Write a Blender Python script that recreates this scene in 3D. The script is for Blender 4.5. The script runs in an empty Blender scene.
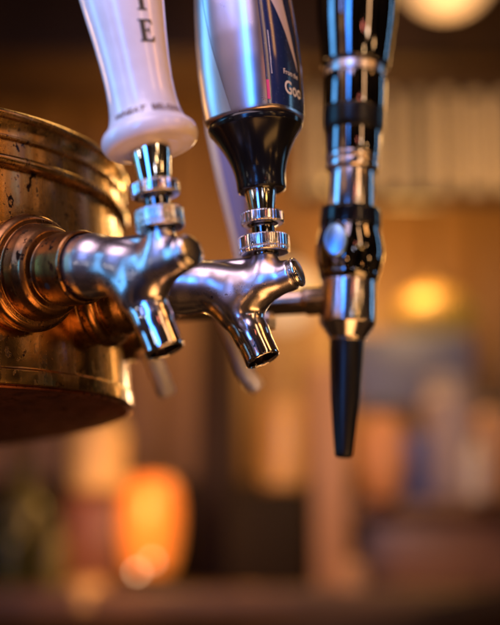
import bpy, bmesh, math, random
import numpy as np
from mathutils import Vector, Matrix, Quaternion

S = bpy.context.scene
COL = S.collection
R = math.radians
random.seed(7)

# ------------------------------------------------------------------ camera
FPX, CX, CY = 1300.0, 250.0, 312.5          # focal length in photograph pixels (500 x 625)
PITCH = R(10.8)
CAM = Vector((0, 0, 1.20))
FWD = Vector((0, math.cos(PITCH), math.sin(PITCH)))
UP = Vector((0, -math.sin(PITCH), math.cos(PITCH)))
RIGHT = Vector((1, 0, 0))

def P(px, py, d):
    """World point seen at photograph pixel px, py at the depth d (m)."""
    return CAM + (FWD + RIGHT * ((px - CX) / FPX) + UP * ((CY - py) / FPX)) * d

cd = bpy.data.cameras.new('camera')
cam = bpy.data.objects.new('camera', cd)
COL.objects.link(cam)
cam.location = CAM
cam.rotation_euler = (R(90) + PITCH, 0, 0)
cd.sensor_fit = 'VERTICAL'
cd.sensor_height = 24.0
cd.lens = 24.0 * FPX / 625.0
cd.clip_start, cd.clip_end = 0.02, 60
cd.dof.use_dof = True
cd.dof.focus_distance = 0.580
cd.dof.aperture_fstop = (cd.lens / 1000.0) / 0.0208
cd.dof.aperture_blades = 0
S.camera = cam

# ------------------------------------------------------------------ colour management, sampling
S.view_settings.view_transform = 'Standard'
S.view_settings.look = 'None'
S.view_settings.gamma = 1
S.view_settings.exposure = 0.0
S.cycles.use_denoising = True
S.cycles.max_bounces = 8
S.cycles.sample_clamp_indirect = 6

# ------------------------------------------------------------------ world: the dim warm rest of the bar
w = bpy.data.worlds.new('World'); S.world = w
w.use_nodes = True
nt = w.node_tree; nt.nodes.clear()
o_ = nt.nodes.new('ShaderNodeOutputWorld'); b_ = nt.nodes.new('ShaderNodeBackground')
tc = nt.nodes.new('ShaderNodeTexCoord'); mp = nt.nodes.new('ShaderNodeMapping')
ns = nt.nodes.new('ShaderNodeTexNoise'); rp = nt.nodes.new('ShaderNodeValToRGB')
mp.inputs['Scale'].default_value = (3.2, 3.2, 1.3)
ns.inputs['Scale'].default_value = 1.6; ns.inputs['Detail'].default_value = 3
e = rp.color_ramp.elements
e[0].position = .40; e[0].color = (.012, .007, .006, 1)
e[1].position = .72; e[1].color = (.55, .26, .085, 1)
x = e.new(.55); x.color = (.085, .040, .020, 1)
nt.links.new(tc.outputs['Generated'], mp.inputs['Vector'])
nt.links.new(mp.outputs['Vector'], ns.inputs['Vector'])
nt.links.new(ns.outputs['Fac'], rp.inputs['Fac'])
nt.links.new(rp.outputs['Color'], b_.inputs['Color'])
b_.inputs['Strength'].default_value = 0.36
nt.links.new(b_.outputs[0], o_.inputs[0])

# ------------------------------------------------------------------ lamps
def aim(ob, tgt):
    ob.rotation_euler = (Vector(tgt) - ob.location).to_track_quat('-Z', 'Y').to_euler()

FOC = P(255, 230, .60)
def area(name, loc, sx, sy, power, col, tgt=None):
    l = bpy.data.lights.new(name, 'AREA'); l.shape = 'RECTANGLE'
    l.size, l.size_y, l.energy, l.color = sx, sy, power, col
    o = bpy.data.objects.new(name, l); COL.objects.link(o); o.location = loc
    aim(o, tgt or FOC); return o

def bulb(name, loc, rad, power, col):
    l = bpy.data.lights.new(name, 'POINT'); l.shadow_soft_size = rad
    l.energy, l.color = power, col
    o = bpy.data.objects.new(name, l); COL.objects.link(o); o.location = loc; return o

def polar(az, el, dist):
    """Seen from the taps: az 0 = towards the camera, positive to the right of the picture."""
    a, b = R(az), R(el)
    return FOC + Vector((math.sin(a) * math.cos(b), -math.cos(a) * math.cos(b), math.sin(b))) * dist

BLUE = (.06, .30, 1.0)
area('window_light', polar(-26, 14, .80), .135, .62, 4.9, BLUE)
area('side_window_light', polar(-86, 10, .75), .18, .62, 2.7, (.13, .50, 1.0))
area('far_window_light', polar(-50, 24, .85), .05, .42, .8, (.28, .40, 1.0))
area('bar_ceiling_light', polar(-34, 54, .64), .58, .38, 3.3, (1.0, .73, .86))
area('warm_side_light', polar(156, 16, .9), .025, .5, .40, (1.0, .50, .14))
area('pale_window_light', polar(116, 14, .85), .022, .36, .34, (.32, .66, 1.0))
area('warm_front_light', polar(38, 27, .85), .04, .42, .85, (1.0, .54, .22))
area('warm_left_light', polar(-122, 6, .85), .10, .34, 1.2, (1.0, .50, .15))
area('warm_high_light', polar(70, 36, .85), .10, .22, .9, (1.0, .42, .10))
area('rim_fill_light', polar(172, 46, .95), .34, .10, 1.5, (1.0, .58, .18))  # added amber fill for a gold gleam on the drum rim
area('under_fill_light', polar(25, -58, .55), .30, .22, 1.0, (1.0, .44, .13))  # added warm fill from below for underside and spouts, no lamp of the bar
area('low_warm_fill_light', polar(50, -28, .7), .50, .12, 1.1, (1.0, .46, .12))  # added orange fill for the spouts, the counter itself does not glow
for i, (az, el, c, pw) in enumerate([(28, 9, (1, .6, .25), 1.6), (36, 15, (1, .75, .5), 1.4), (20, 17, (1, .25, .15), 1.0), (44, 5, (1, .5, .12), 1.6), (60, 12, (1, .55, .2), 1.4), (14, 4, (.9, .9, 1), 1.2), (-40, 5, (.7, .85, 1), 1.2), (-62, 2, (1, .9, .8), 1.0), (74, -6, (1, .5, .15), 1.6), (-10, -12, (1, .45, .12), 1.4), (50, -16, (1, .42, .1), 1.6)]):
    bulb('bar_bulb', polar(az, el, .85), .013, pw * .26, c)

# ------------------------------------------------------------------ materials
def mat(name, col, rough=.5, metal=0, **kw):
    m = bpy.data.materials.new(name); m.use_nodes = True
    p = m.node_tree.nodes['Principled BSDF']
    p.inputs['Base Color'].default_value = (*col, 1)
    p.inputs['Roughness'].default_value = rough
    p.inputs['Metallic'].default_value = metal
    for k, v in kw.items():
        p.inputs[k.replace('_', ' ')].default_value = v
    return m

def nodes(m): return m.node_tree.nodes, m.node_tree.links, m.node_tree.nodes['Principled BSDF']

def noise(m, scale, detail=4, rough=.6, vec=(1, 1, 1)):
    N, L, p = nodes(m)
    t = N.new('ShaderNodeTexCoord'); mp = N.new('ShaderNodeMapping'); n = N.new('ShaderNodeTexNoise')
    mp.inputs['Scale'].default_value = vec
    n.inputs['Scale'].default_value = scale; n.inputs['Detail'].default_value = detail; n.inputs['Roughness'].default_value = rough
    L.new(t.outputs['Object'], mp.inputs['Vector']); L.new(mp.outputs['Vector'], n.inputs['Vector'])
    return n.outputs['Fac']

def ramp(m, fac, stops):
    N, L, p = nodes(m)
    r = N.new('ShaderNodeValToRGB'); el = r.color_ramp.elements
    for i, (pos, c) in enumerate(stops):
        q = el[i] if i < 2 else el.new(pos)
        q.position = pos; q.color = (*c, 1) if len(c) == 3 else c
    L.new(fac, r.inputs['Fac']); return r.outputs['Color']

def g(v): return (v, v, v)

def mix(m, fac, a, b, mode='MIX'):
    N, L, p = nodes(m)
    x = N.new('ShaderNodeMix'); x.data_type = 'RGBA'; x.blend_type = mode
    for s, v in ((0, fac), (6, a), (7, b)):
        if isinstance(v, (int, float)): x.inputs[s].default_value = v
        elif isinstance(v, tuple): x.inputs[s].default_value = (*v, 1)
        else: L.new(v, x.inputs[s])
    return x.outputs[2]

def bump(m, fac, strength, dist=.0002):
    N, L, p = nodes(m)
    b = N.new('ShaderNodeBump'); b.inputs['Strength'].default_value = strength; b.inputs['Distance'].default_value = dist
    L.new(fac, b.inputs['Height']); L.new(b.outputs['Normal'], p.inputs['Normal'])

def aged(name, c1, c2, rough=(.14, .34), spots=.66, spot_col=(.02, .010, .006), streak=(1, 1, .35), bmp=.25):
    """Worn metal: blotchy tone, vertical streaks, dark corroded flecks."""
    m = mat(name, c1, .25, 1)
    N, L, p = nodes(m)
    big = noise(m, 42, 5, .62, streak)
    fine = noise(m, 420, 4, .7)
    fl = noise(m, 230, 5, .55, (1, 1, .7))
    base = mix(m, ramp(m, big, [(.36, g(0)), (.68, g(1))]), c1, c2)
    st = noise(m, 75, 4, .6, (1, 1, .10 if streak[2] < 1 else 1))         # wiped and dripped streaks
    base = mix(m, ramp(m, st, [(.50, g(0)), (.66, g(.75))]), base, tuple(v * .38 for v in c2))
    tiny = ramp(m, noise(m, 620, 3, .5), [(.64, g(0)), (.69, g(.85))])
    base = mix(m, tiny, base, spot_col)
    patchy = ramp(m, noise(m, 26, 3, .5), [(.42, g(0)), (.60, g(1))])     # corrosion gathers in patches
    spot = mix(m, ramp(m, fl, [(spots - .06, g(0)), (spots - .025, g(1))]), g(0), patchy)
    L.new(mix(m, spot, base, spot_col), p.inputs['Base Color'])
    rr = ramp(m, mix(m, .35, big, fine), [(.32, g(rough[0])), (.70, g(rough[1]))])
    rr = mix(m, ramp(m, st, [(.46, g(0)), (.66, g(.8))]), rr, g(.45))
    L.new(mix(m, spot, rr, g(.8)), p.inputs['Roughness'])
    bump(m, mix(m, .5, fine, fl), bmp, .0003)
    return m

M = {}
M['brass'] = aged('aged_brass', (.64, .37, .105), (.34, .19, .055), (.10, .28), .655, streak=(1, 1, .28))
M['brass'].node_tree.nodes['Principled BSDF'].inputs['Coat Weight'].default_value = .35
M['copper'] = aged('aged_copper_brass', (.34, .165, .060), (.17, .078, .030), (.14, .34), .66)
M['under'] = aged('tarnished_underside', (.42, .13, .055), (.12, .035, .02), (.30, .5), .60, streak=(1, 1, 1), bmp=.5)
def steel(name, col, r0, r1, sc=300, bmp=.05, spots=.75):
    m = mat(name, col, r0, 1); N, L, p = nodes(m)
    a = noise(m, 90, 4); b = noise(m, sc, 5, .7); fl = noise(m, 190, 4, .5)
    spot = ramp(m, fl, [(spots - .03, g(0)), (spots, g(1))])
    L.new(mix(m, spot, mix(m, ramp(m, a, [(.3, g(0)), (.7, g(1))]), col, tuple(c * .80 for c in col)), (.06, .045, .04)), p.inputs['Base Color'])
    L.new(mix(m, spot, ramp(m, mix(m, .5, a, b), [(.3, g(r0)), (.7, g(r1))]), g(.6)), p.inputs['Roughness'])
    bump(m, b, bmp, .0002)
    return m
M['satin'] = steel('satin_worn_chrome', (.66, .60, .65), .25, .34, 260, .012, .73)
def polish_low(m, z_hi, z_lo):
    """The spout is rubbed brighter than the rest of the casting."""
    N, L, p = nodes(m)
    t = N.new('ShaderNodeTexCoord'); sx = N.new('ShaderNodeSeparateXYZ'); mr = N.new('ShaderNodeMapRange')
    L.new(t.outputs['Object'], sx.inputs[0]); L.new(sx.outputs['Z'], mr.inputs['Value'])
    mr.inputs['From Min'].default_value = z_lo; mr.inputs['From Max'].default_value = z_hi
    src = p.inputs['Roughness'].links[0].from_socket
    mu = N.new('ShaderNodeMath'); mu.operation = 'MULTIPLY'
    mr.inputs['To Min'].default_value = .30; mr.inputs['To Max'].default_value = 1
    L.new(src, mu.inputs[0]); L.new(mr.outputs[0], mu.inputs[1]); L.new(mu.outputs[0], p.inputs['Roughness'])
M['castsatin'] = M['satin'].copy(); polish_low(M['castsatin'], -.002, -.036)
M['chrome'] = steel('polished_chrome', (.74, .72, .74), .05, .12)
M['nut'] = steel('knurled_chrome', (.70, .67, .68), .12, .24, 500, .1)
M['dark'] = steel('black_chrome', (.17, .165, .185), .03, .07, spots=.9, bmp=.01)
M['smoke'] = steel('silver_chrome', (.62, .58, .63), .15, .21, spots=.9, bmp=.02)
M['blackplastic'] = mat('glossy_black_plastic', (.006, .006, .007), .17, Specular_IOR_Level=.30)
M['nozzle'] = mat('black_nozzle_plastic', (.005, .005, .006), .30, Specular_IOR_Level=.28)
M['hole'] = mat('dark_bore', (.01, .008, .007), .7)
M['ceramic'] = mat('white_glazed_handle', (.80, .70, .72), .24, Coat_Weight=.25, Coat_Roughness=.10)
N_, L_, p_ = nodes(M['ceramic'])
L_.new(mix(M['ceramic'], ramp(M['ceramic'], noise(M['ceramic'], 60, 4), [(.35, g(0)), (.75, g(1))]), (.82, .72, .68), (.72, .61, .57)), p_.inputs['Base Color'])
bump(M['ceramic'], noise(M['ceramic'], 160, 3), .08, .0003)
M['ink'] = mat('navy_ink', (.008, .012, .030), .32)
M['brownink'] = mat('brown_ink', (.14, .055, .035), .4)
M['silverpaint'] = mat('silver_paint', (.50, .43, .48), .27, 1)
N_, L_, p_ = nodes(M['silverpaint'])
L_.new(ramp(M['silverpaint'], noise(M['silverpaint'], 130, 5), [(.3, g(.27)), (.7, g(.30))]), p_.inputs['Roughness'])
M['navy'] = mat('navy_label', (.012, .024, .085), .16)
N_, L_, p_ = nodes(M['navy'])
L_.new(mix(M['navy'], ramp(M['navy'], noise(M['navy'], 500, 5), [(.60, g(0)), (.74, g(1))]), (.012, .024, .085), (.05, .08, .17)), p_.inputs['Base Color'])
M['pale'] = mat('pale_label_band', (.60, .50, .50), .25)
M['gold'] = mat('gold_foil_edge', (.85, .55, .16), .18, 1)
M['magenta'] = mat('magenta_strip', (.65, .03, .16), .3)
M['whiteink'] = mat('white_ink', (.75, .72, .72), .35)
M['button'] = mat('blue_reflection_metal', (.34, .62, 1.0), .30, 1)  # blue window reflection put into the metal's own colour

# ------------------------------------------------------------------ mesh helpers
def link(name, me, m=None, parent=None, sharp=32):
    o = bpy.data.objects.new(name, me); COL.objects.link(o)
    if m is not None:
        for q in (m if isinstance(m, (list, tuple)) else [m]): me.materials.append(q)
    for p in me.polygons: p.use_smooth = True
    if sharp: me.set_sharp_from_angle(angle=R(sharp))
    if parent is not None: o.parent = parent
    return o

def mesh(name, verts, faces):
    me = bpy.data.meshes.new(name); me.from_pydata([tuple(v) for v in verts], [], faces); me.update(); return me

def fillet(prof, rad, n=4):
    """Round the inner corners of an (r, z) profile."""
    out = [prof[0]]
    for a, b, c in zip(prof, prof[1:], prof[2:]):
        A, B, C = (Vector((q[0], q[1])) for q in (a, b, c))
        u, v = A - B, C - B
        if u.length < 1e-9 or v.length < 1e-9: continue
        if abs(u.normalized().dot(v.normalized())) > .985: out.append(b); continue
        t = min(rad, u.length * .45, v.length * .45)
        p0, p1 = B + u.normalized() * t, B + v.normalized() * t
        for i in range(n + 1):
            s = i / n
            q = p0 * (1 - s) ** 2 + B * 2 * s * (1 - s) + p1 * s ** 2
            out.append((q.x, q.y))
    out.append(prof[-1]); return out

def lathe_mesh(name, prof, seg=96, rfun=None, cap=True):
    """Profile of (r, z) spun about Z; rfun(theta, z, r) -> r. theta 0 faces -Y, positive to +X."""
    vs, fs = [], []
    for r, z in prof:
        for k in range(seg):
            t = 2 * math.pi * k / seg
            rr = rfun(t, z, r) if rfun else r
            vs.append((rr * math.sin(t), -rr * math.cos(t), z))
    for i in range(len(prof) - 1):
        for k in range(seg):
            a, b = i * seg + k, i * seg + (k + 1) % seg
            fs.append((a, b, b + seg, a + seg))
    if cap:
        if prof[0][0] > 1e-6: fs.append(tuple(reversed(range(seg))))
        if prof[-1][0] > 1e-6: fs.append(tuple(range((len(prof) - 1) * seg, len(prof) * seg)))
    me = mesh(name, vs, fs)
    bm = bmesh.new(); bm.from_mesh(me)
    bmesh.ops.remove_doubles(bm, verts=bm.verts, dist=1e-7)
    bmesh.ops.recalc_face_normals(bm, faces=bm.faces)
    bm.to_mesh(me); bm.free(); return me

def mm(prof): return [(r / 1000, z / 1000) for r, z in prof]

def basis(origin, axis, face=Vector((0, -1, 0))):
    """Matrix whose Z runs along axis and whose -Y looks towards face."""
    z = Vector(axis).normalized()
    y = -(face - z * face.dot(z)).normalized()
    x = y.cross(z)
    m = Matrix((x, y, z)).transposed().to_4x4(); m.translation = origin; return m

def lathe(name, prof, m, parent=None, M4=None, seg=96, rad=.0006, rfun=None, sharp=40):
    me = lathe_mesh(name, fillet(mm(prof), rad) if rad else mm(prof), seg, rfun)
    if M4 is not None: me.transform(M4)
    return link(name, me, m, parent, sharp)

def thing(name, label, cat, loc, rotz=0, group=None, kind=None):
    o = bpy.data.objects.new(name, None); COL.objects.link(o)
    o.location = loc; o.rotation_euler = (0, 0, rotz)
    tag(o, label, cat, group, kind); o.empty_display_size = .02; return o

def tag(o, label, cat, group=None, kind=None):
    o['label'] = label; o['category'] = cat
    if group: o['group'] = group
    if kind: o['kind'] = kind
    return o

# -------- signed distance modelling for the cast faucet body
def roundcone(p, a, b, ra, rb):
    a, b = np.array(a, float), np.array(b, float)
    ba = b - a; h = np.clip(((p - a) @ ba) / (ba @ ba), 0, 1)
    return np.linalg.norm(p - a - h[:, None] * ba, axis=1) - (ra + (rb - ra) * h)

def cyl(p, a, b, r, rnd=.5):
    a, b = np.array(a, float), np.array(b, float)
    L = np.linalg.norm(b - a); u = (b - a) / L
    t = (p - a) @ u; rad = np.linalg.norm(p - a - t[:, None] * u, axis=1)
    dx, dy = rad - r + rnd, np.abs(t - L / 2) - L / 2 + rnd
    return np.minimum(np.maximum(dx, dy), 0) + np.hypot(np.maximum(dx, 0), np.maximum(dy, 0)) - rnd

def smin(a, b, k):
    h = np.maximum(k - np.abs(a - b), 0) / k
    return np.minimum(a, b) - h * h * k * .25

def smax(a, b, k): return -smin(-a, -b, k)

def surface_nets(f, lo, hi, step):
    lo, hi = np.array(lo, float), np.array(hi, float)
    n = np.ceil((hi - lo) / step).astype(int) + 1
    ax = [lo[i] + np.arange(n[i]) * step for i in range(3)]
    G = np.stack(np.meshgrid(*ax, indexing='ij'), -1).reshape(-1, 3)
    D = f(G).reshape(n)
    ins = D < 0
    c = np.zeros(n - 1, int)
    for dx in (0, 1):
        for dy in (0, 1):
            for dz in (0, 1):
                c += ins[dx:n[0] - 1 + dx, dy:n[1] - 1 + dy, dz:n[2] - 1 + dz]
    act = (c > 0) & (c < 8)
    idx = -np.ones(n - 1, int); idx[act] = np.arange(act.sum())
    V = lo + (np.argwhere(act) + .5) * step
    e = .02
    for _ in range(6):                        # pull the points onto the true surface
        d = f(V)
        gr = np.stack([f(V + e * np.eye(3)[i]) - f(V - e * np.eye(3)[i]) for i in range(3)], 1) / (2 * e)
        gr /= np.maximum((gr ** 2).sum(1, keepdims=True), .25)
        V = V - np.clip(d, -step, step)[:, None] * gr * .9
    F = []
    for a in range(3):
        b, cc = (a + 1) % 3, (a + 2) % 3
        s0 = [slice(1, n[i] - 1) for i in range(3)]; s1 = list(s0)
        s0[a] = slice(0, n[a] - 1); s1[a] = slice(1, n[a])
        A, B = ins[tuple(s0)], ins[tuple(s1)]
        off = np.array([1, 1, 1]); off[a] = 0
        for flip, cr in ((False, A & ~B), (True, ~A & B)):
            q = np.argwhere(cr) + off
            def I(db, dc):
                t = q.copy(); t[:, b] -= db; t[:, cc] -= dc
                return idx[t[:, 0], t[:, 1], t[:, 2]]
            quad = np.stack([I(1, 1), I(0, 1), I(0, 0), I(1, 0)], 1)
            F.append(quad[:, ::-1] if flip else quad)
    return V, np.concatenate(F)

def faucet_sdf(p):
    sp = [((47, 0, -3.5), 9.4), ((58, 0, -13.5), 9.0), ((66, 0, -25), 8.3), ((73, 0, -39.5), 8.1)]
    d = roundcone(p, (33, 0, 0), (45, 0, 0), 13.2, 9.6)
    d = smin(d, roundcone(p, (24, 0, 0), (33, 0, 0), 13.9, 13.6), 3)
    d = smin(d, roundcone(p, (42, 0, 0), (70, 0, -1), 9.6, 7.0), 3)
    s = roundcone(p, sp[0][0], sp[1][0], sp[0][1], sp[1][1])
    s = smin(s, roundcone(p, sp[1][0], sp[2][0], sp[1][1], sp[2][1]), 3)
    s = smin(s, roundcone(p, sp[2][0], (77, 0, -48), sp[2][1], 8.1), 2)
    u = np.array([7.0, 0, -14.5]); u /= np.linalg.norm(u)
    s = smax(s, (p - np.array([73.0, 0, -38.0])) @ u, 1.2)
    d = smin(d, roundcone(p, (52, 0, -2), (66, 0, -8), 8.6, 7.6), 4)
    d = smin(d, s, 8)
    b = cyl(p, (62, 0, -7), (87, 0, 1.2), 7.2, 1.2)
    d = smin(d, b, 7)
    d = smin(d, cyl(p, (73, 0, -4), (73, 0, 15), 5.8, .5), 6)
    d = smin(d, np.abs(p[:, 1]) * .9 - 2.0 + np.maximum(0, np.maximum(p[:, 2] - 9.2, -p[:, 2])) * 1.2
             + np.maximum(0, np.maximum(40 - p[:, 0], p[:, 0] - 68)) * 1.0, 2.5)   # flat rib on top of the barrel
    bore = roundcone(p, (66, 0, -26), (80, 0, -54), 6.9, 7.0)
    d = smax(d, -bore, .8)
    return smax(d, 25.5 - p[:, 0], .8)

DX = .014                                         # how far the casting stands off its flange
V, F = surface_nets(faucet_sdf, (22, -17, -46), (93, 17, 19), .7)
FAUCET = mesh('faucet_body', V / 1000 + np.array([DX, 0, 0]), [tuple(int(i) for i in q) for q in F])

def knurl(n, depth):
    def f(t, z, r):
        return r - depth * (.5 + .5 * math.tanh(3 * math.cos(n * t))) if r > .004 else r
    return f

def text_mesh(txt, size, fat=0):
    cu = bpy.data.curves.new('t', 'FONT'); cu.body = txt; cu.size = size; cu.align_x = 'LEFT'; cu.resolution_u = 3; cu.offset = fat
    ob = bpy.data.objects.new('t', cu); COL.objects.link(ob)
    dg = bpy.context.evaluated_depsgraph_get()
    me = bpy.data.meshes.new_from_object(ob.evaluated_get(dg))
    bpy.data.objects.remove(ob); bpy.data.curves.remove(cu); return me

def wrap(name, me, m, parent, rfun, th0, z0, M4, vertical=False, off=.00018, cuts=2, thick=True):
    """Lay a flat outline (metres) round a spun surface: rfun(theta, z) gives its radius."""
    bm = bmesh.new(); bm.from_mesh(me)
    bmesh.ops.triangulate(bm, faces=bm.faces)
    for _ in range(cuts):
        bmesh.ops.subdivide_edges(bm, edges=[e for e in bm.edges if e.calc_length() > .0007], cuts=1)
        bmesh.ops.triangulate(bm, faces=bm.faces)
    for v in bm.verts:
        x, y = (v.co.x, v.co.y) if not vertical else (-v.co.y, v.co.x)
        z = z0 + y
        t = th0 + x / max(rfun(th0, z), .001)
        r = rfun(t, z) + off
        v.co = Vector((r * math.sin(t), -r * math.cos(t), z))
    bm.to_mesh(me); bm.free(); me.transform(M4)
    return link(name, me, m, parent, 0)

def poly(rects):
    vs, fs = [], []
    for q in rects:
        fs.append(tuple(range(len(vs), len(vs) + len(q)))); vs += [(x, y, 0) for x, y in q]
    return mesh('glyph', vs, fs)

# ------------------------------------------------------------------ brass tower
T2_PHI, T1_PHI, T3_PHI = R(22), R(41), R(-2)
ROLL1 = R(9.5)
NOSE1 = R(4)                                   # the near tap droops a little on its shank
TR = .16
F2 = P(98, 293, .632)
def nrm(phi): return Vector((math.cos(phi), -math.sin(phi), 0))
TC = F2 - nrm(T2_PHI) * TR                       # tower axis
F1 = TC + nrm(T1_PHI) * TR; F1.z = P(34, 274, (F1 - CAM).dot(FWD)).z
F3 = TC + nrm(T3_PHI) * TR; F3.z = P(300, 301, .665).z
dS = (TC + Vector((TR, 0, 0)) - CAM).dot(FWD)
ZB = P(137, 412, dS).z
ZT = P(134, 166, dS).z
H = (ZT - ZB) * 1000
tower = thing('beer_tower', 'round tarnished brass drum with moulded top rim carrying the taps', 'beer tower', (TC.x, TC.y, ZB - TR * math.sin(R(4.3))))
tower.rotation_euler = (0, -R(4.3), 0)
r0 = TR * 1000
prof = [(r0 - 2, 1.2), (r0 + .6, 1.2), (r0 + .8, 8.2), (r0 + .1, 9.0), (r0 + 0, 9.6), (r0, H - 31)]
prof = [(r0 - 20, 2), (r0 - 1, 2), (r0 + 1.0, 2.4), (r0 + 1.0, 9), (r0 + .2, 9.4), (r0, 10.2), (r0, H - 26), (r0 - 20, H - 26)]
lathe('drum', prof, M['brass'], tower, seg=256, rad=.0005)
rim = [(r0 - 30, H - 26.0), (r0 + 1.0, H - 26.0)]
for k in range(13):                               # lower bead
    a = -math.pi / 2 + math.pi * k / 12; rim.append((r0 + 2.2 + 2.2 * math.cos(a), H - 23 + 2.6 * math.sin(a)))
rim += [(r0 + 1.6, H - 20), (r0 + 1.6, H - 13.2)]
for k in range(9):
    a = -math.pi / 2 + math.pi * k / 8; rim.append((r0 + 2.2 + 1.2 * math.cos(a), H - 12 + 1.1 * math.sin(a)))
for k in range(9):                                # cove
    a = k / 8; rim.append((r0 + 1.4 - .6 * math.sin(a * math.pi) + 1.4 * a, H - 10.6 + 7.0 * a))
for k in range(11):
    a = -math.pi / 2 + math.pi * k / 10; rim.append((r0 + 2.4 + 2.5 * math.cos(a), H - 1.2 + 2.4 * math.sin(a)))
rim += [(r0 - 30, H + 2.0), (0, H + 4)]
lathe('rim', rim, M['brass'], tower, seg=256, rad=0, sharp=50)
lathe('underside', [(0, .6), (r0 - 1.5, .6), (r0 - 1.2, 1.9), (0, 1.9)], M['under'], tower, seg=256, rad=.0003)

# ------------------------------------------------------------------ taps
def tap_base(label, loc, phi, roll=0, nose=0, group='beer taps on the brass tower'):
    t = thing('beer_tap', label, 'beer tap', loc, -phi, group); t.rotation_euler = (roll, nose, -phi)
    X = Matrix.Rotation(R(90), 4, 'Y')            # lathe axis Z -> local X
    fp = [(0, -9), (25.2, -9), (25.6, 1.0)]
    for k in range(13):                            # fat outer ring
        a = -math.pi * .5 + math.pi * .95 * k / 12; fp.append((23.4 + 3.4 * math.cos(a), 5.2 + 4.4 * math.sin(a)))
    fp += [(21.9, 9.6), (21.7, 10.4), (21.9, 11.6), (21.2, 16.0), (19.6, 19.6), (17.6, 21.0), (14.5, 21.2), (14.0, 26), (0, 26)]
    lathe('flange', fp, M['copper'], t, X, 128, .0007)
    col = lathe('collar', [(0, 25.0), (15.6, 25.0), (16.2, 25.8), (16.2, 39.6), (15.6, 40.4), (14.6, 40.6), (14.4, 39.4), (0, 39.4)], M['copper'], t, X, 128, .0005)
    hm = lathe_mesh('spanner_hole', mm([(0, 15.8), (1.55, 16.0), (1.55, 16.24), (0, 16.26)]), 20)
    hm.transform(Matrix.Translation((.0315, 0, 0)) @ Matrix.Rotation(R(28), 4, 'X') @ Matrix.Rotation(R(90), 4, 'X'))
    link('spanner_hole', hm, M['hole'], col)
    link('body', FAUCET, None, t, 0)
    c = basis(Vector((.0884 + DX, 0, .0016)), Vector((25, 0, 8.2)), Vector((0, -1, 0)))
    lathe('end_cap', [(0, -1.4), (6.3, -1.4), (6.3, -.4), (6.9, -.2), (7.1, .4), (6.9, 1.2), (6.5, 1.6), (6.2, 1.3), (5.6, 2.0), (0, 2.4)], M['nut'], t, c, 64, .0004)
    return t
FAUCET.materials.append(M['castsatin'])

def unturn(phi, roll, nose=0): return (Matrix.Rotation(-phi, 3, 'Z') @ Matrix.Rotation(nose, 3, 'Y') @ Matrix.Rotation(roll, 3, 'X')).inverted()
def stem_parts(t, phi, lean_deg, roll=0, ns=1.0, nose=0):
    """Nuts and ferrule above the body; the stack leans to the left of the picture."""
    rot = unturn(phi, roll, nose)
    ax = rot @ Vector((-math.sin(R(lean_deg)), 0, math.cos(R(lean_deg))))
    face = rot @ Vector((0, -1, 0))
    B = basis(Vector((.073 + DX, 0, .0135)), ax, face)
    lathe('stem', [(0, -3), (6.6, -3), (6.6, 2), (5.4, 3), (5.4, 11), (7.4, 12), (7.4, 14), (0, 14)], M['dark'], t, B, 64, .0004)
    lathe('lock_nut', [(r_ * ns, z_ - 2.6) for r_, z_ in [(8, .8), (11.2, .8), (11.7, 1.4), (11.7, 2.6), (11.1, 2.8), (11.9, 3.2), (11.9, 8.4), (11.2, 9.0), (6, 9.2)]], M['nut'], t, B, 288, .0002, knurl(48, .00045 if ns == 1 else .00015))
    lathe('handle_ring', [(5.5, 12.3), (9.6, 12.3), (10.1, 12.9), (10.1, 17.2), (9.5, 17.9), (4, 18.1)], M['nut'], t, B, 240, .0003, knurl(40, .0003))
    return B, ax, face

# the middle tap ------------------------------------------------------
t2 = tap_base('middle chrome beer tap with silver and navy handle on a black flared base', F2, T2_PHI)
B2, ax, face = stem_parts(t2, T2_PHI, 4)
lathe('ferrule', [(0, 17.9), (5.6, 17.9), (6.0, 18.6), (7.8, 30), (0, 30)], M['chrome'], t2, B2, 96, .0003)
HB2 = B2 @ Matrix.Translation((.0008, 0, .0280))
rot = Matrix.Rotation(T2_PHI, 3, 'Z')
hb = basis(HB2.translation, rot @ Vector((-math.sin(R(5.5)), -.02, math.cos(R(5.5)))), face)
cup = [(0, .4), (10.6, .2), (11.4, .8), (11.5, 2.6)]
for k in range(17):
    s = k / 16; cup.append((11.5 + 9.5 * s ** 1.9, 3.3 + 24.9 * s))
cup += [(22.0, 29.6), (22.4, 31.6), (21.8, 33.0), (20.5, 33.6), (0, 33.8)]
handle2 = lathe('handle', [(0, 37), (21.3, 37), (21.8, 38.0), (22.6, 46), (23.2, 58), (23.0, 72), (22.2, 88), (20.5, 112), (17, 130), (0, 134)],
                M['silverpaint'], t2, hb, 192, .0008, None, 0)
NSE, ROT2 = 2.8, R(-28)
def sq(t, r):                                       # rounded-square section
    a = t - ROT2
    return r * .985 / (abs(math.cos(a)) ** NSE + abs(math.sin(a)) ** NSE) ** (1 / NSE)
HP = [(33, 21.3), (34.2, 21.8), (43, 22.6), (58, 23.2), (72, 23.0), (88, 22.2), (112, 20.5), (130, 17)]
def h2r(t, z):
    return sq(t, float(np.interp(z * 1000, [q[0] for q in HP], [q[1] for q in HP])) / 1000)
def dense(prof, step=2.0):
    out = [prof[0]]
    for a, b in zip(prof, prof[1:]):
        n = max(1, int(math.hypot(b[0] - a[0], b[1] - a[1]) / step))
        out += [(a[0] + (b[0] - a[0]) * i / n, a[1] + (b[1] - a[1]) * i / n) for i in range(1, n + 1)]
    return out
me = lathe_mesh('handle', mm(dense([(0, 33.4)] + [(q[1], q[0]) for q in HP] + [(0, 134)])), 192, lambda t, z, r: sq(t, r))
me.transform(hb); me.materials.append(M['silverpaint'])
old = handle2.data; handle2.data = me; bpy.data.meshes.remove(old)
for p in me.polygons: p.use_smooth = True
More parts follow.
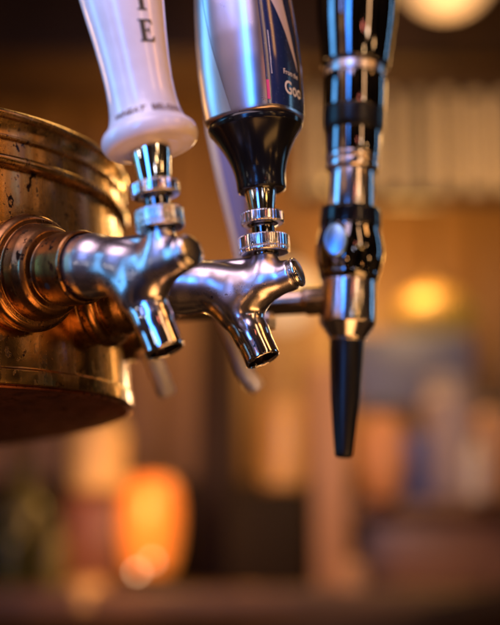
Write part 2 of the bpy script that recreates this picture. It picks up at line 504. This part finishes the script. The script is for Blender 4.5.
lathe('handle_base', cup, M['blackplastic'], handle2, hb, 128, .0004, None, 50)

def patch(name, m, parent, rf, t0, t1, z0, z1, M4, off, nt=24, nz=36):
    """A thin curved sheet on the handle; t0, t1 may be functions of z (degrees)."""
    vs, fs = [], []
    f0 = t0 if callable(t0) else (lambda z: t0); f1 = t1 if callable(t1) else (lambda z: t1)
    for j in range(nz + 1):
        z = z0 + (z1 - z0) * j / nz
        for i in range(nt + 1):
            t = R(f0(z) + (f1(z) - f0(z)) * i / nt); r = rf(t, z / 1000) + off
            vs.append((r * math.sin(t), -r * math.cos(t), z / 1000))
    for j in range(nz):
        for i in range(nt):
            a = j * (nt + 1) + i; fs.append((a, a + 1, a + nt + 2, a + nt + 1))
    me = mesh(name, vs, fs); me.transform(M4)
    return link(name, me, m, parent, 0)

M['silverside'] = mat('pale_silver_side', (.60, .54, .56), .36, 1)
patch('side_panel', M['silverside'], handle2, h2r, -100, lambda z: np.interp(z, [34, 70, 118], [-30, -48, -66]), 34.6, 118, hb, .00022)
patch('label_panel', M['navy'], handle2, h2r, 14, 112, 35, 118, hb, .00012)
patch('label_band', M['pale'], handle2, h2r, lambda z: np.interp(z, [54, 86, 118], [70, 30, 16]), lambda z: np.interp(z, [54, 86, 118], [71, 54, 44]), 54, 118, hb, .00026)
patch('gold_edge', M['gold'], handle2, h2r, 74, 80, 42, 118, hb, .0004, 6)
patch('magenta_strip', M['magenta'], handle2, h2r, 14.2, 17.5, 37, 46, hb, .00026, 3, 8)
tm = text_mesh('From the', .0036, .00004); wrap('lettering', tm, M['whiteink'], handle2, h2r, R(37), .0500, hb, cuts=1, off=.0003)
tm = text_mesh('Goo', .0088, .00018); wrap('lettering', tm, M['whiteink'], handle2, h2r, R(37), .0410, hb, cuts=3, off=.0003)
marks = []
yy = 0
for k in range(34):
    wd = random.choice((.25, .35, .45)) / 1000; marks.append([(0, yy), (.0005 + random.random() * .0003, yy), (.0005, yy + wd), (0, yy + wd)]); yy += wd + .00028
wrap('fine_print', poly(marks), M['whiteink'], handle2, h2r, R(20.5), .049, hb, cuts=0, off=.0003)

# the near white tap ------------------------------------------------------
t1 = tap_base('chrome beer tap with white flared ceramic handle, nearest on the brass drum', F1, T1_PHI, ROLL1, NOSE1)
B1, ax, face = stem_parts(t1, T1_PHI, 8, ROLL1, .86, NOSE1)
lathe('ferrule', [(0, 17.6), (6.4, 17.6), (6.8, 18.4), (9.4, 37), (0, 37)], M['chrome'], t1, B1, 96, .0003)
HB1 = B1 @ Matrix.Translation((.0008, 0, .0314))
rot = unturn(T1_PHI, ROLL1, NOSE1)
h1 = basis(HB1.translation, rot @ Vector((-math.sin(R(11.5)), .03, math.cos(R(11.5)))), face)
hp = [(0, 1.2), (12, .6), (16.5, 1.4)]
for k in range(15):
    a = -math.pi * .42 + math.pi * .86 * k / 14; hp.append((16.6 + 3.6 * math.cos(a), 5.6 + 4.4 * math.sin(a)))
WZ = [(10.6, 17.2), (13, 15.9), (17, 14.9), (22, 14.35), (30, 14.2), (40, 14.7), (52, 15.8), (64, 17.2), (76, 18.4), (86, 18.6), (96, 17.4), (102, 13), (104, 0)]
hp += [(r, z) for z, r in WZ]
def h1r(t, z): return float(np.interp(z * 1000, [q[0] for q in WZ], [q[1] for q in WZ])) / 1000
handle1 = lathe('handle', dense(hp, 1.5), M['ceramic'], t1, h1, 160, 0, None, 0)
def serif(ch, s):
    w_, t, f = .66 * s, .22 * s, .075 * s
    if ch == 'E':
        q = [[(.08 * s, 0), (.08 * s + t, 0), (.08 * s + t, s), (.08 * s, s)], [(0, 0), (.08 * s, 0), (.08 * s, f), (0, f)], [(0, s - f), (.08 * s, s - f), (.08 * s, s), (0, s)],
             [(.08 * s + t, 0), (w_, 0), (w_ + .04 * s, .26 * s), (w_ - .02 * s, .26 * s), (w_ - .12 * s, f * 1.3), (.08 * s + t, f * 1.3)],
             [(.08 * s + t, s - f * 1.3), (w_ - .14 * s, s - f * 1.3), (w_ - .05 * s, s - .24 * s), (w_, s - .24 * s), (w_ - .02 * s, s), (.08 * s + t, s)],
             [(.08 * s + t, .47 * s), (.44 * s, .47 * s), (.44 * s, .55 * s), (.08 * s + t, .55 * s)], [(.44 * s, .38 * s), (.49 * s, .36 * s), (.49 * s, .66 * s), (.44 * s, .64 * s)]]
    else:
        c = .36 * s
        q = [[(c - t / 2, 0), (c + t / 2, 0), (c + t / 2, s), (c - t / 2, s)], [(c - t / 2 - .1 * s, 0), (c - t / 2, 0), (c - t / 2, f * 1.2), (c - t / 2 - .1 * s, f)],
             [(c + t / 2, 0), (c + t / 2 + .1 * s, 0), (c + t / 2 + .1 * s, f), (c + t / 2, f * 1.2)],
             [(c + t / 2, s - f * 1.4), (.66 * s, s - f * 1.4), (.70 * s, s - .28 * s), (.74 * s, s - .28 * s), (.72 * s, s), (c + t / 2, s)],
             [(-.0 * s, s), (-.02 * s, s - .28 * s), (.02 * s, s - .28 * s), (.06 * s, s - f * 1.4), (c - t / 2, s - f * 1.4), (c - t / 2, s)]]
    return poly(q)
wrap('letter', serif('E', .0096), M['ink'], handle1, h1r, R(17), .0425, h1, cuts=3, off=.0002)
wrap('letter', serif('T', .0096), M['ink'], handle1, h1r, R(15), .0560, h1, cuts=3, off=.0002)
wrap('lettering', text_mesh('WHEAT', .0040, .00007), M['brownink'], handle1, h1r, R(-48), .0118, h1, cuts=1, off=.0004)
wrap('lettering', text_mesh('BELGIAN', .0040, .00007), M['brownink'], handle1, h1r, R(12), .0118, h1, cuts=1, off=.0004)

# the stout tap ------------------------------------------------------
D3 = .655
S3 = P(343.5, 458, D3)
k3 = FPX / D3 / 1000                                  # px per mm
ax3 = (P(363, 0, D3 * 1.0) - S3); ax3 = Vector((ax3.x, ax3.y * .0, ax3.z)).normalized()
t3 = thing('stout_tap', 'dark chrome stout tap with long black nozzle and tall cylindrical handle', 'beer tap', S3, 0, 'beer taps on the brass tower')
C3 = basis(Vector((0, 0, 0)), ax3)
def Y(y): return (458 - y) / k3 / math.cos(PITCH) * .985
def pr(l): return [(hw / k3, Y(y)) for hw, y in l]
lathe('nozzle', pr([(0, 455), (6, 458), (9, 456), (9.8, 450), (15, 395), (17.4, 350), (17.6, 330), (0, 330)]), M['nozzle'], t3, C3, 96, .0006)
lathe('lower_barrel', pr([(0, 341), (17.8, 341), (18.5, 337), (28.5, 322), (28.8, 318), (28.3, 278), (0, 277)]), M['smoke'], t3, C3, 96, .0006)
bp = [(0, 279), (29, 278), (31, 272)]
for k in range(13):
    a = k / 12; bp.append((31 + 4 * math.sin(math.pi * min(1, a * .98)), 270 - 46 * a))
bp += [(31.6, 222.5), (30.6, 221), (0, 221)]
bulbp = lathe('valve_body', pr(bp), M['dark'], t3, C3, 96, .0005)
lathe('band', pr([(0, 222), (31.3, 221.5), (32, 219), (31.6, 205), (30, 202), (0, 202)]), M['blackplastic'], t3, C3, 96, .0006)
lathe('neck', pr([(0, 203), (24.4, 203), (24, 175), (23.6, 162), (0, 162)]), M['smoke'], t3, C3, 96, .0004)
hn = lathe('handle', pr([(0, 95), (32.6, 95), (33.2, 60), (31, 59), (30.4, 46), (36, 45), (41.5, 0), (44, -40), (44, -50), (30, -56), (0, -56)]), M['dark'], t3, C3, 96, .0007)
lathe('band', pr([(0, 162), (26.5, 161.5), (28.2, 159), (28.2, 154), (27, 152.5), (27, 151), (28.4, 149), (28.4, 145), (27, 143.5), (0, 143.5)]), M['smoke'], hn, C3, 96, .0005)
lathe('sleeve', pr([(0, 145), (28.6, 144.5), (29.4, 119), (0, 119)]), M['dark'], hn, C3, 96, .0004)
lathe('band', pr([(0, 120), (29.6, 120), (32.2, 113), (32.8, 96), (31, 94), (0, 94)]), M['nozzle'], hn, C3, 96, .0007)
lathe('inlay', pr([(0, 58.2), (31.2, 58), (31.6, 56), (31.6, 48.5), (31, 47), (0, 46.8)]), M['satin'], hn, C3, 96, .0004)
bt = lathe_mesh('button', fillet(mm([(0, 0), (5.9, 0), (5.9, 2.2), (5.3, 2.9), (2.5, 3.2), (0, 3.3)]), .0005), 48)
bt.transform(Matrix.Diagonal((1, 1.5, 1, 1)))
cb = basis(Vector((0, 0, Y(246) / 1000)), Vector((-.22, -1, .10)), Vector((0, 0, -1)))
bt.transform(cb @ Matrix.Translation((0, 0, .0160)))
link('button', bt, M['button'], bulbp, 40)
# shank from the drum to the valve
p3 = Vector((0, 0, Y(296) / 1000)); q3 = F3 - S3
sh = lathe_mesh('shank', fillet([(.0, 0), (.0065, 0), (.0065, (p3 - q3).length - .02), (.0076, (p3 - q3).length - .018), (.0076, (p3 - q3).length), (0, (p3 - q3).length)], .0004), 64)
sh.transform(basis(q3, p3 - q3)); M['bronze'] = steel('bronze_plated_shank', (.52, .39, .30), .13, .22)
link('shank', sh, M['bronze'], t3)
nt_ = lathe_mesh('set_screw', fillet(mm([(0, -8), (2.6, -8), (4.2, -7.6), (4.2, -3), (2.6, 0), (0, 0)]), .0003), 6)
nt_.transform(Matrix.Translation(P(268.5, 313, .645) - S3)); link('set_screw', nt_, M['satin'], t3, 20)
fl = lathe_mesh('flange', fillet(mm([(0, -6), (26, -6), (26, 2), (22, 6), (17, 9), (16, 16), (0, 16)]), .0007), 96)
fl.transform(basis(q3, nrm(T3_PHI))); link('flange', fl, M['copper'], t3)

# ---------------------------------------------- blurred steel parts of the taps behind
def strip(name, pts, wid, th, m, parent, org):
    """A flat tapered bar through world points."""
    vs, fs = [], []
    n = len(pts)
    for i, p in enumerate(pts):
        d = (pts[min(n - 1, i + 1)] - pts[max(0, i - 1)]).normalized()
        side = d.cross(Vector((.25, -1, .05))).normalized(); nr = side.cross(d).normalized()
        wv = wid[i] / 2
        for k in range(16):
            a = 2 * math.pi * k / 16
            ca, sa = math.cos(a), math.sin(a)
            q = p + side * wv * math.copysign(abs(ca) ** .6, ca) + nr * th / 2 * math.copysign(abs(sa) ** .6, sa)
            vs.append(q - org)
    for i in range(n - 1):
        for k in range(16):
            a, b = i * 16 + k, i * 16 + (k + 1) % 16; fs.append((a, b, b + 16, a + 16))
    fs.append(tuple(reversed(range(16)))); fs.append(tuple(range((n - 1) * 16, n * 16)))
    me = mesh(name, vs, fs)
    return link(name, me, m, parent, 40)

M['rear'] = steel('dull_rear_steel', (.42, .38, .40), .2, .3)
M['lav'] = mat('lavender_enamel', (.20, .20, .36), .35)
M['cream'] = mat('cream_edge', (.72, .60, .42), .4)
DR = .71
org = P(205, 292, DR)
ra = thing('rear_tap', 'out of focus slim tap behind the middle one, lavender lever and thin spout', 'beer tap', org, 0, 'half hidden taps at the back of the drum')
strip('lever', [P(224, 108, DR), P(226, 132, DR), P(233, 180, DR), P(241, 235, DR), P(246, 275, DR)], [.019, .018, .014, .008, .006], .005, M['lav'], ra, org)
strip('lever_edge', [P(208, 110, DR - .002), P(210, 132, DR - .002), P(221, 185, DR - .002), P(234, 240, DR - .002), P(240, 268, DR - .002)], [.0024] * 5, .006, M['cream'], ra, org)
strip('spout', [P(214, 296, DR), P(223, 320, DR), P(236, 350, DR), P(243, 370, DR), P(252, 383, DR), P(258, 389, DR)], [.011, .009, .008, .0085, .0105, .0085], .006, M['satin'], ra, org)
strip('shank', [P(90, 300, DR), P(160, 298, DR), P(244, 285, DR)], [.014, .014, .012], .014, M['copper'], ra, org)
org = P(130, 310, .70)
rb = thing('rear_tap', 'out of focus tap behind the white handled one, only its thin bluish spout showing', 'beer tap', org, 0, 'half hidden taps at the back of the drum')
strip('spout', [P(138, 320, .70), P(147, 345, .70), P(157, 370, .70), P(166, 392, .70), P(167.5, 396, .70)], [.011, .010, .010, .010, .007], .006, M['satin'], rb, org)
strip('shank', [P(110, 306, .70), P(140, 322, .70)], [.014, .014], .014, M['copper'], rb, org)

# ------------------------------------------------------------------ the bar behind, far out of focus
DW = 3.0
def wood(name, c1, c2, rough=.45, board=.12, vec=(1, 1, .15)):
    m = mat(name, c1, rough); N, L, p = nodes(m)
    n1 = noise(m, 9, 5, .6, vec)
    L.new(mix(m, ramp(m, n1, [(.35, g(0)), (.7, g(1))]), c1, c2), p.inputs['Base Color'])
    bump(m, n1, .3, .004)
    return m

def boxmesh(bm, c, s, bev=.0):
    r = bmesh.ops.create_cube(bm, size=1, matrix=Matrix.Translation(c) @ Matrix.Diagonal((*s, 1)))
    if bev:
        ed = list({e for v in r['verts'] for e in v.link_edges})
        bmesh.ops.bevel(bm, geom=ed, offset=bev, segments=2, affect='EDGES', profile=.5)

def boxobj(name, c, s, m, parent=None, bev=.004, org=Vector((0, 0, 0))):
    bm = bmesh.new(); boxmesh(bm, Vector(c) - org, s, bev)
    me = bpy.data.meshes.new(name); bm.to_mesh(me); bm.free()
    return link(name, me, m, parent, 30)

M['panel'] = wood('brown_wood_panelling', (.30, .155, .060), (.19, .090, .034))
M['darkwood'] = wood('dark_stained_wood', (.050, .026, .014), (.022, .012, .008))
M['darkwood'].node_tree.nodes['Principled BSDF'].inputs['Specular IOR Level'].default_value = .12
M['shelfwood'] = wood('warm_shelf_wood', (.24, .120, .055), (.13, .062, .030))
M['counterwood'] = wood('dark_counter_wood', (.13, .062, .028), (.07, .034, .016))
# wall: vertical boards
bm = bmesh.new()
xw = -1.7
while xw < 1.9:
    bw = random.uniform(.10, .13)
    boxmesh(bm, Vector((xw + bw / 2, DW + .02 + random.uniform(-.002, .002), 1.55)), (bw - .006, .03, 2.6), .003)
    xw += bw
boxmesh(bm, Vector((.1, DW + .06, 1.55)), (3.7, .04, 2.6))
me = bpy.data.meshes.new('back_wall'); bm.to_mesh(me); bm.free()
tag(link('back_wall', me, M['panel'], None, 30), 'brown vertical board wall far behind the taps, out of focus', 'wall')

def W(px, py, d): return P(px, py, d)
def mpx(d): return d / FPX                       # metres per pixel at depth d

def wbox(name, x0, x1, y0, y1, d, depth, m, label=None, cat=None, parent=None, bev=.006, group=None):
    a, b = W(x0, y0, d), W(x1, y1, d)
    o = boxobj(name, ((a.x + b.x) / 2, (a.y + b.y) / 2 + depth / 2, (a.z + b.z) / 2), (b.x - a.x, depth, a.z - b.z), m, parent, bev)
    if label: tag(o, label, cat, group)
    return o

wbox('wainscot', -300, 362, 478, 610, 2.9, .05, M['darkwood'], 'dark wainscot boards along the foot of the back wall behind the lantern', 'wainscot')
wbox('ceiling_beam', -260, 760, -180, 62, 2.55, .30, M['darkwood'], 'dark wooden beam across the top of the picture behind the handles', 'beam', bev=.01)
M['creamslat'] = wood('cream_painted_slat', (.66, .50, .31), (.56, .41, .24), .6)
bl = thing('slat_blind', 'cream blind of upright slats under the beam beside the stout handle', 'blind', W(450, 195, 2.45))
rs = random.Random(4)
SL = [M['creamslat']] + [wood('cream_painted_slat', tuple(v * f for v in (.66, .50, .31)), tuple(v * f for v in (.54, .40, .24)), .6) for f in (.62, 1.22)]
x0 = 302
while x0 < 540:
    wd = rs.uniform(8, 17)
    o = wbox('slat', x0, x0 + wd, 80 + rs.uniform(0, 10), 194, 2.45 + rs.uniform(0, .012), .02, rs.choice(SL)); o.parent = bl; o.data.transform(Matrix.Translation(-bl.location))
    x0 += wd + rs.uniform(6, 16)
o = wbox('backing', 298, 560, 78, 196, 2.52, .02, M['darkwood']); o.parent = bl; o.data.transform(Matrix.Translation(-bl.location))
o = wbox('head_rail', 296, 540, 70, 84, 2.43, .06, M['darkwood']); o.parent = bl; o.data.transform(Matrix.Translation(-bl.location))
o = wbox('bottom_rail', 296, 540, 190, 202, 2.43, .02, M['darkwood']); o.parent = bl; o.data.transform(Matrix.Translation(-bl.location))

def glow(name, col, strength, base=(.8, .7, .5)):
    return mat(name, base, .4, Emission_Color=(*col, 1), Emission_Strength=strength)

def sphere_prof(r, n=20, bot=0.0, sq_=1.0):
    return [(r * math.sin(math.pi * k / n), -r * sq_ * math.cos(math.pi * k / n)) for k in range(n + 1)]

def lamp_globe(name, px, py, d, rpx, m, label, metal, drop=True, group=None, sq_=1.0):
    c = W(px, py, d); r = rpx * mpx(d)
    t = thing(name, label, 'lamp', c, 0, group)
    me = lathe_mesh('globe', sphere_prof(r, 20, 0, sq_), 48); link('globe', me, m, t, 0)
    me = lathe_mesh('fitting', fillet([(0, r * sq_ * .93), (r * .34, r * sq_ * .93), (r * .30, r * sq_ + .02), (.006, r * sq_ + .03), (.006, r * sq_ + (.30 if drop else .04)), (0, r * sq_ + (.30 if drop else .04))], .002), 32)
    link('fitting', me, metal, t, 40); return t

lamp_globe('pendant_lamp', 446, -32, 2.2, 48, glow('globe_glow', (1.0, .55, .25), .55, (.5, .36, .22)), 'large cream globe pendant lamp at the top edge beside the stout handle', M['darkwood'])
lamp_globe('wall_lamp', 434, 314, 2.75, 40, glow('amber_glow', (1.0, .50, .07), .18, (.14, .08, .02)), 'amber glowing wall lamp low behind the stout tap', M['darkwood'], False, None, .66)
lamp_globe('pale_globe_lamp', 283, 296, 2.3, 33, glow('pale_glow', (1.0, .62, .34), .42, (.5, .4, .28)), 'pale globe lamp half hidden behind the middle tap spout', M['darkwood'], False)

# candle lantern
c = W(149, 574, 2.3); u = mpx(2.3)
cl = thing('candle_lantern', 'glowing orange glass candle lantern on the back counter', 'lantern', c)
gp = [(0, 0), (22 * u, 0), (26 * u, 4 * u), (31 * u, 22 * u), (34 * u, 46 * u), (34 * u, 66 * u), (31 * u, 84 * u), (25 * u, 94 * u), (17 * u, 97 * u), (16 * u, 95 * u), (23 * u, 91 * u), (29 * u, 80 * u), (32 * u, 64 * u), (32 * u, 46 * u), (28 * u, 20 * u), (0, 5 * u)]
me = lathe_mesh('glass_shade', fillet([(q[0] * .93, q[1]) for q in gp], .004), 64)
m = mat('orange_lantern_glass', (.9, .22, .03), .3, Emission_Color=(1, .36, .055, 1), Emission_Strength=.38)
link('glass_shade', me, m, cl, 40)
fp = [(0, 101 * u)] ; 
me = lathe_mesh('candle', fillet([(0, 4 * u), (12 * u, 6.5 * u), (12 * u, 38 * u), (0, 39 * u)], .002), 32); link('candle', me, M['cream'], cl, 40)
me = lathe_mesh('flame', [(13 * u * math.sin(math.pi * k / 12) * (1 - .35 * k / 12), 36 * u + 50 * u * k / 12) for k in range(13)], 24)
link('flame', me, glow('flame_glow', (1, .50, .08), 9), cl, 0)

# little lamps that blur to rings
M['spark'] = glow('spark_glow', (1, .62, .36), 6)
def spark(px, py, d, rpx, label, m=None):
    c = W(px, py, d); r = rpx * mpx(d)
    t = thing('string_bulb', label, 'bulb', c, 0, 'small bulbs on the back counter')
    link('glass', lathe_mesh('glass', sphere_prof(r, 10), 16), m or M['spark'], t, 0)
    link('socket', lathe_mesh('socket', [(0, -r * 2.2), (r * .6, -r * 2.2), (r * .6, -r * .8), (0, -r * .8)], 12), M['darkwood'], t, 30)
M['spark2'] = glow('faint_spark_glow', (1, .55, .3), 5.5)
spark(137, 572, 2.2, 2.5, 'tiny bright bulb in front of the orange lantern foot')
spark(152, 561, 2.24, 2.4, 'second tiny bulb tight against the lantern foot', M['spark2'])
spark(188, 590, 2.4, 2.6, 'faint tiny bulb standing to the side of the lantern', M['spark2'])
spark(402, 448, 2.5, 3.0, 'faint tiny bulb among the jars under the amber lamp', glow('cool_spark', (.55, .55, .6), 6))

for px, py, rp, st, col, lab in [  # glowing spots added as broken gold highlights, no real bulbs
        (300, 446, 4, 3.2, (1, .62, .22), 'added soft gold glint in front of the amber bottle'),
        (328, 186, 5, 2.0, (1, .58, .18), 'added soft gold glint between the navy and black handles'),
        ]:
    spark(px, py, 2.5, rp, lab, glow('soft_glint_glow', col, st))

# counter and shelf
a = W(250, 588, 2.3)
ct = boxobj('back_counter', (0, a.y + .32, a.z - .03), (3.4, .8, .06), M['counterwood'], None, .01)
tag(ct, 'warm brown wooden back counter along the bottom behind the taps', 'counter')
a = W(440, 616, 2.2)
o = boxobj('bar_rail', a, (.75, .06, .06), M['darkwood'], None, .012, a)
o.location = a; o.rotation_euler = (0, -R(11), 0)
tag(o, 'dark blurred slanting rail crossing the lower corner of the picture', 'rail')

def bottle(name, px, y0, y1, hw, d, m, label, cap_m, cat='bottle', shape='bottle'):
    c = W(px, y1, d); u = mpx(d); h = (y1 - y0)
    t = thing(name, label, cat, c)
    if shape == 'bottle':
        pf = [(0, 0), (hw * .92, 0), (hw, 4), (hw, h * .58), (hw * .82, h * .68), (hw * .38, h * .78), (hw * .33, h * .95), (0, h * .95)]
    elif shape == 'jar':
        pf = [(0, 0), (hw * .9, 0), (hw, 4), (hw, h * .80), (hw * .80, h * .90), (0, h * .90)]
    else:
        pf = [(0, 0), (hw * .55, 0), (hw * .85, h * .2), (hw, h * .48), (hw * .80, h * .75), (hw * .45, h * .90), (0, h * .90)]
    link('body', lathe_mesh('body', fillet([(r * u, z * u) for r, z in pf], .006), 40), m, t, 40)
    k = {'bottle': .38, 'jar': .84, 'jug': .5}[shape]; z0 = {'bottle': .94, 'jar': .89, 'jug': .89}[shape]
    link('cap', lathe_mesh('cap', fillet([(0, h * z0 * u), (hw * k * u, h * z0 * u), (hw * k * u, h * u), (0, h * u)], .003), 32), cap_m, t, 40)
    return t

def cm(n, c, r=.4): return mat(n, c, r)
BK = cm('black_cap', (.02, .018, .016))
bottle('bottle', 20, 458, 588, 30, 2.5, cm('olive_glass', (.10, .085, .028), .2), 'olive green bottle under the tower, standing farthest to the side', BK)
bottle('canister', 96, 418, 492, 30, 2.42, cm('tan_enamel', (.74, .50, .25)), 'pale tan canister standing on the red brown box under the drum', cm('tan_lid', (.55, .38, .22)), 'canister', 'jar')
wbox('wooden_box', 66, 124, 492, 584, 2.42, .12, cm('red_brown_box', (.34, .13, .065)), 'red brown box on the counter beside the orange lantern', 'box')
wbox('dark_cabinet', 226, 308, 488, 590, 2.42, .2, mat('dark_cabinet', (.022, .014, .010), .6, Specular_IOR_Level=.1), 'low dark cabinet on the counter between lantern and tan post', 'cabinet')
bottle('amber_bottle', 284, 392, 488, 22, 2.5, cm('amber_glass', (.70, .40, .15), .25), 'amber bottle standing on the low dark cabinet', cm('amber_cap', (.5, .3, .12)), 'bottle', 'jar')
wbox('wooden_post', 314, 350, 360, 600, 2.45, .10, cm('pinkish_tan_wood', (.46, .24, .14), .5), 'pinkish tan wooden post behind the black nozzle', 'post')
wbox('dark_post', 196, 240, 300, 600, 2.6, .10, M['darkwood'], 'dark brown post between the lantern and the cabinet', 'post')
sh = wbox('wall_shelf', 352, 620, 500, 516, 2.45, .22, M['shelfwood'], 'brown shelf holding the jars behind the stout tap nozzle', 'shelf')
bottle('jug', 384, 404, 500, 24, 2.40, cm('terracotta', (.60, .26, .12)), 'terracotta jug on the shelf just beside the black nozzle', BK, 'jug', 'jug')
wbox('blue_tin', 372, 452, 432, 500, 2.5, .08, cm('navy_tin', (.05, .075, .30)), 'navy blue tin on the shelf between the jug and grey jar', 'tin')
bottle('jar', 454, 378, 500, 30, 2.52, cm('grey_mauve_jar', (.32, .24, .25)), 'tall grey mauve jar on the shelf beside the blue tin', cm('grey_lid', (.3, .25, .25)), 'jar', 'jar')
bottle('jar', 500, 400, 500, 24, 2.46, cm('rust_jar', (.36, .18, .085)), 'rust brown jar at the picture edge on the shelf', BK, 'jar', 'jar')
wbox('picture_panel', 350, 474, 332, 408, 2.6, .02, cm('slate_panel', (.10, .11, .22)), 'slate blue panel on the wall under the amber lamp', 'panel')
wbox('drawer_front', 366, 560, 520, 585, 2.5, .15, cm('red_brown_drawer', (.26, .12, .07)), 'brown drawer front between the shelf and the counter', 'drawer')

for px, y0, y1, hw, col, lab in [
        (8, 505, 592, 18, (.025, .030, .012), 'near black green bottle at the picture edge below the drum'),
        (52, 512, 590, 14, (.16, .14, .05), 'small dull green bottle beside the red brown box'),
        (478, 432, 500, 11, (.50, .42, .40), 'pale slim bottle on the shelf between grey and rust jars')]:
    bottle('bottle', px, y0, y1, hw, 2.36, mat('bottle_glass', col, .15), lab, BK)
for px, y0, y1, hw, col, lab in [
        (250, 588, 606, 16, (.42, .24, .12), 'tan tumbler standing low before the dark cabinet'),
        (352, 560, 596, 15, (.50, .27, .15), 'warm tan tumbler on the counter beside the pinkish post'),
        (86, 580, 612, 22, (.62, .40, .20), 'pale tan tumbler at the bottom before the red brown box')]:
    bottle('tumbler', px, y0, y1, hw, 2.25, cm('tumbler_glaze', col, .3), lab, cm('tumbler_rim', col), 'tumbler', 'jar')

# the light these lamps throw, then fill added to brighten shelf and wall
bulb('pendant_lamp_light', W(462, 125, 2.1), .08, 6.6, (1, .60, .25))
bulb('amber_lamp_light', W(408, 262, 2.66), .06, 10, (1, .54, .13))
bulb('pale_lamp_light', W(290, 205, 2.6), .06, 4.0, (1, .56, .17))
bulb('lantern_light', W(130, 490, 2.1), .04, 3.4, (1, .46, .11))
bulb('shelf_fill_light', W(400, 380, 2.0), .05, 2.8, (1, .64, .34))  # added fill for the jars and counter, belongs to no lamp
bulb('left_wall_fill_light', W(130, 165, 2.6), .05, 1.8, (1, .52, .14))  # added fill on the left wall, not cast by the amber wall lamp
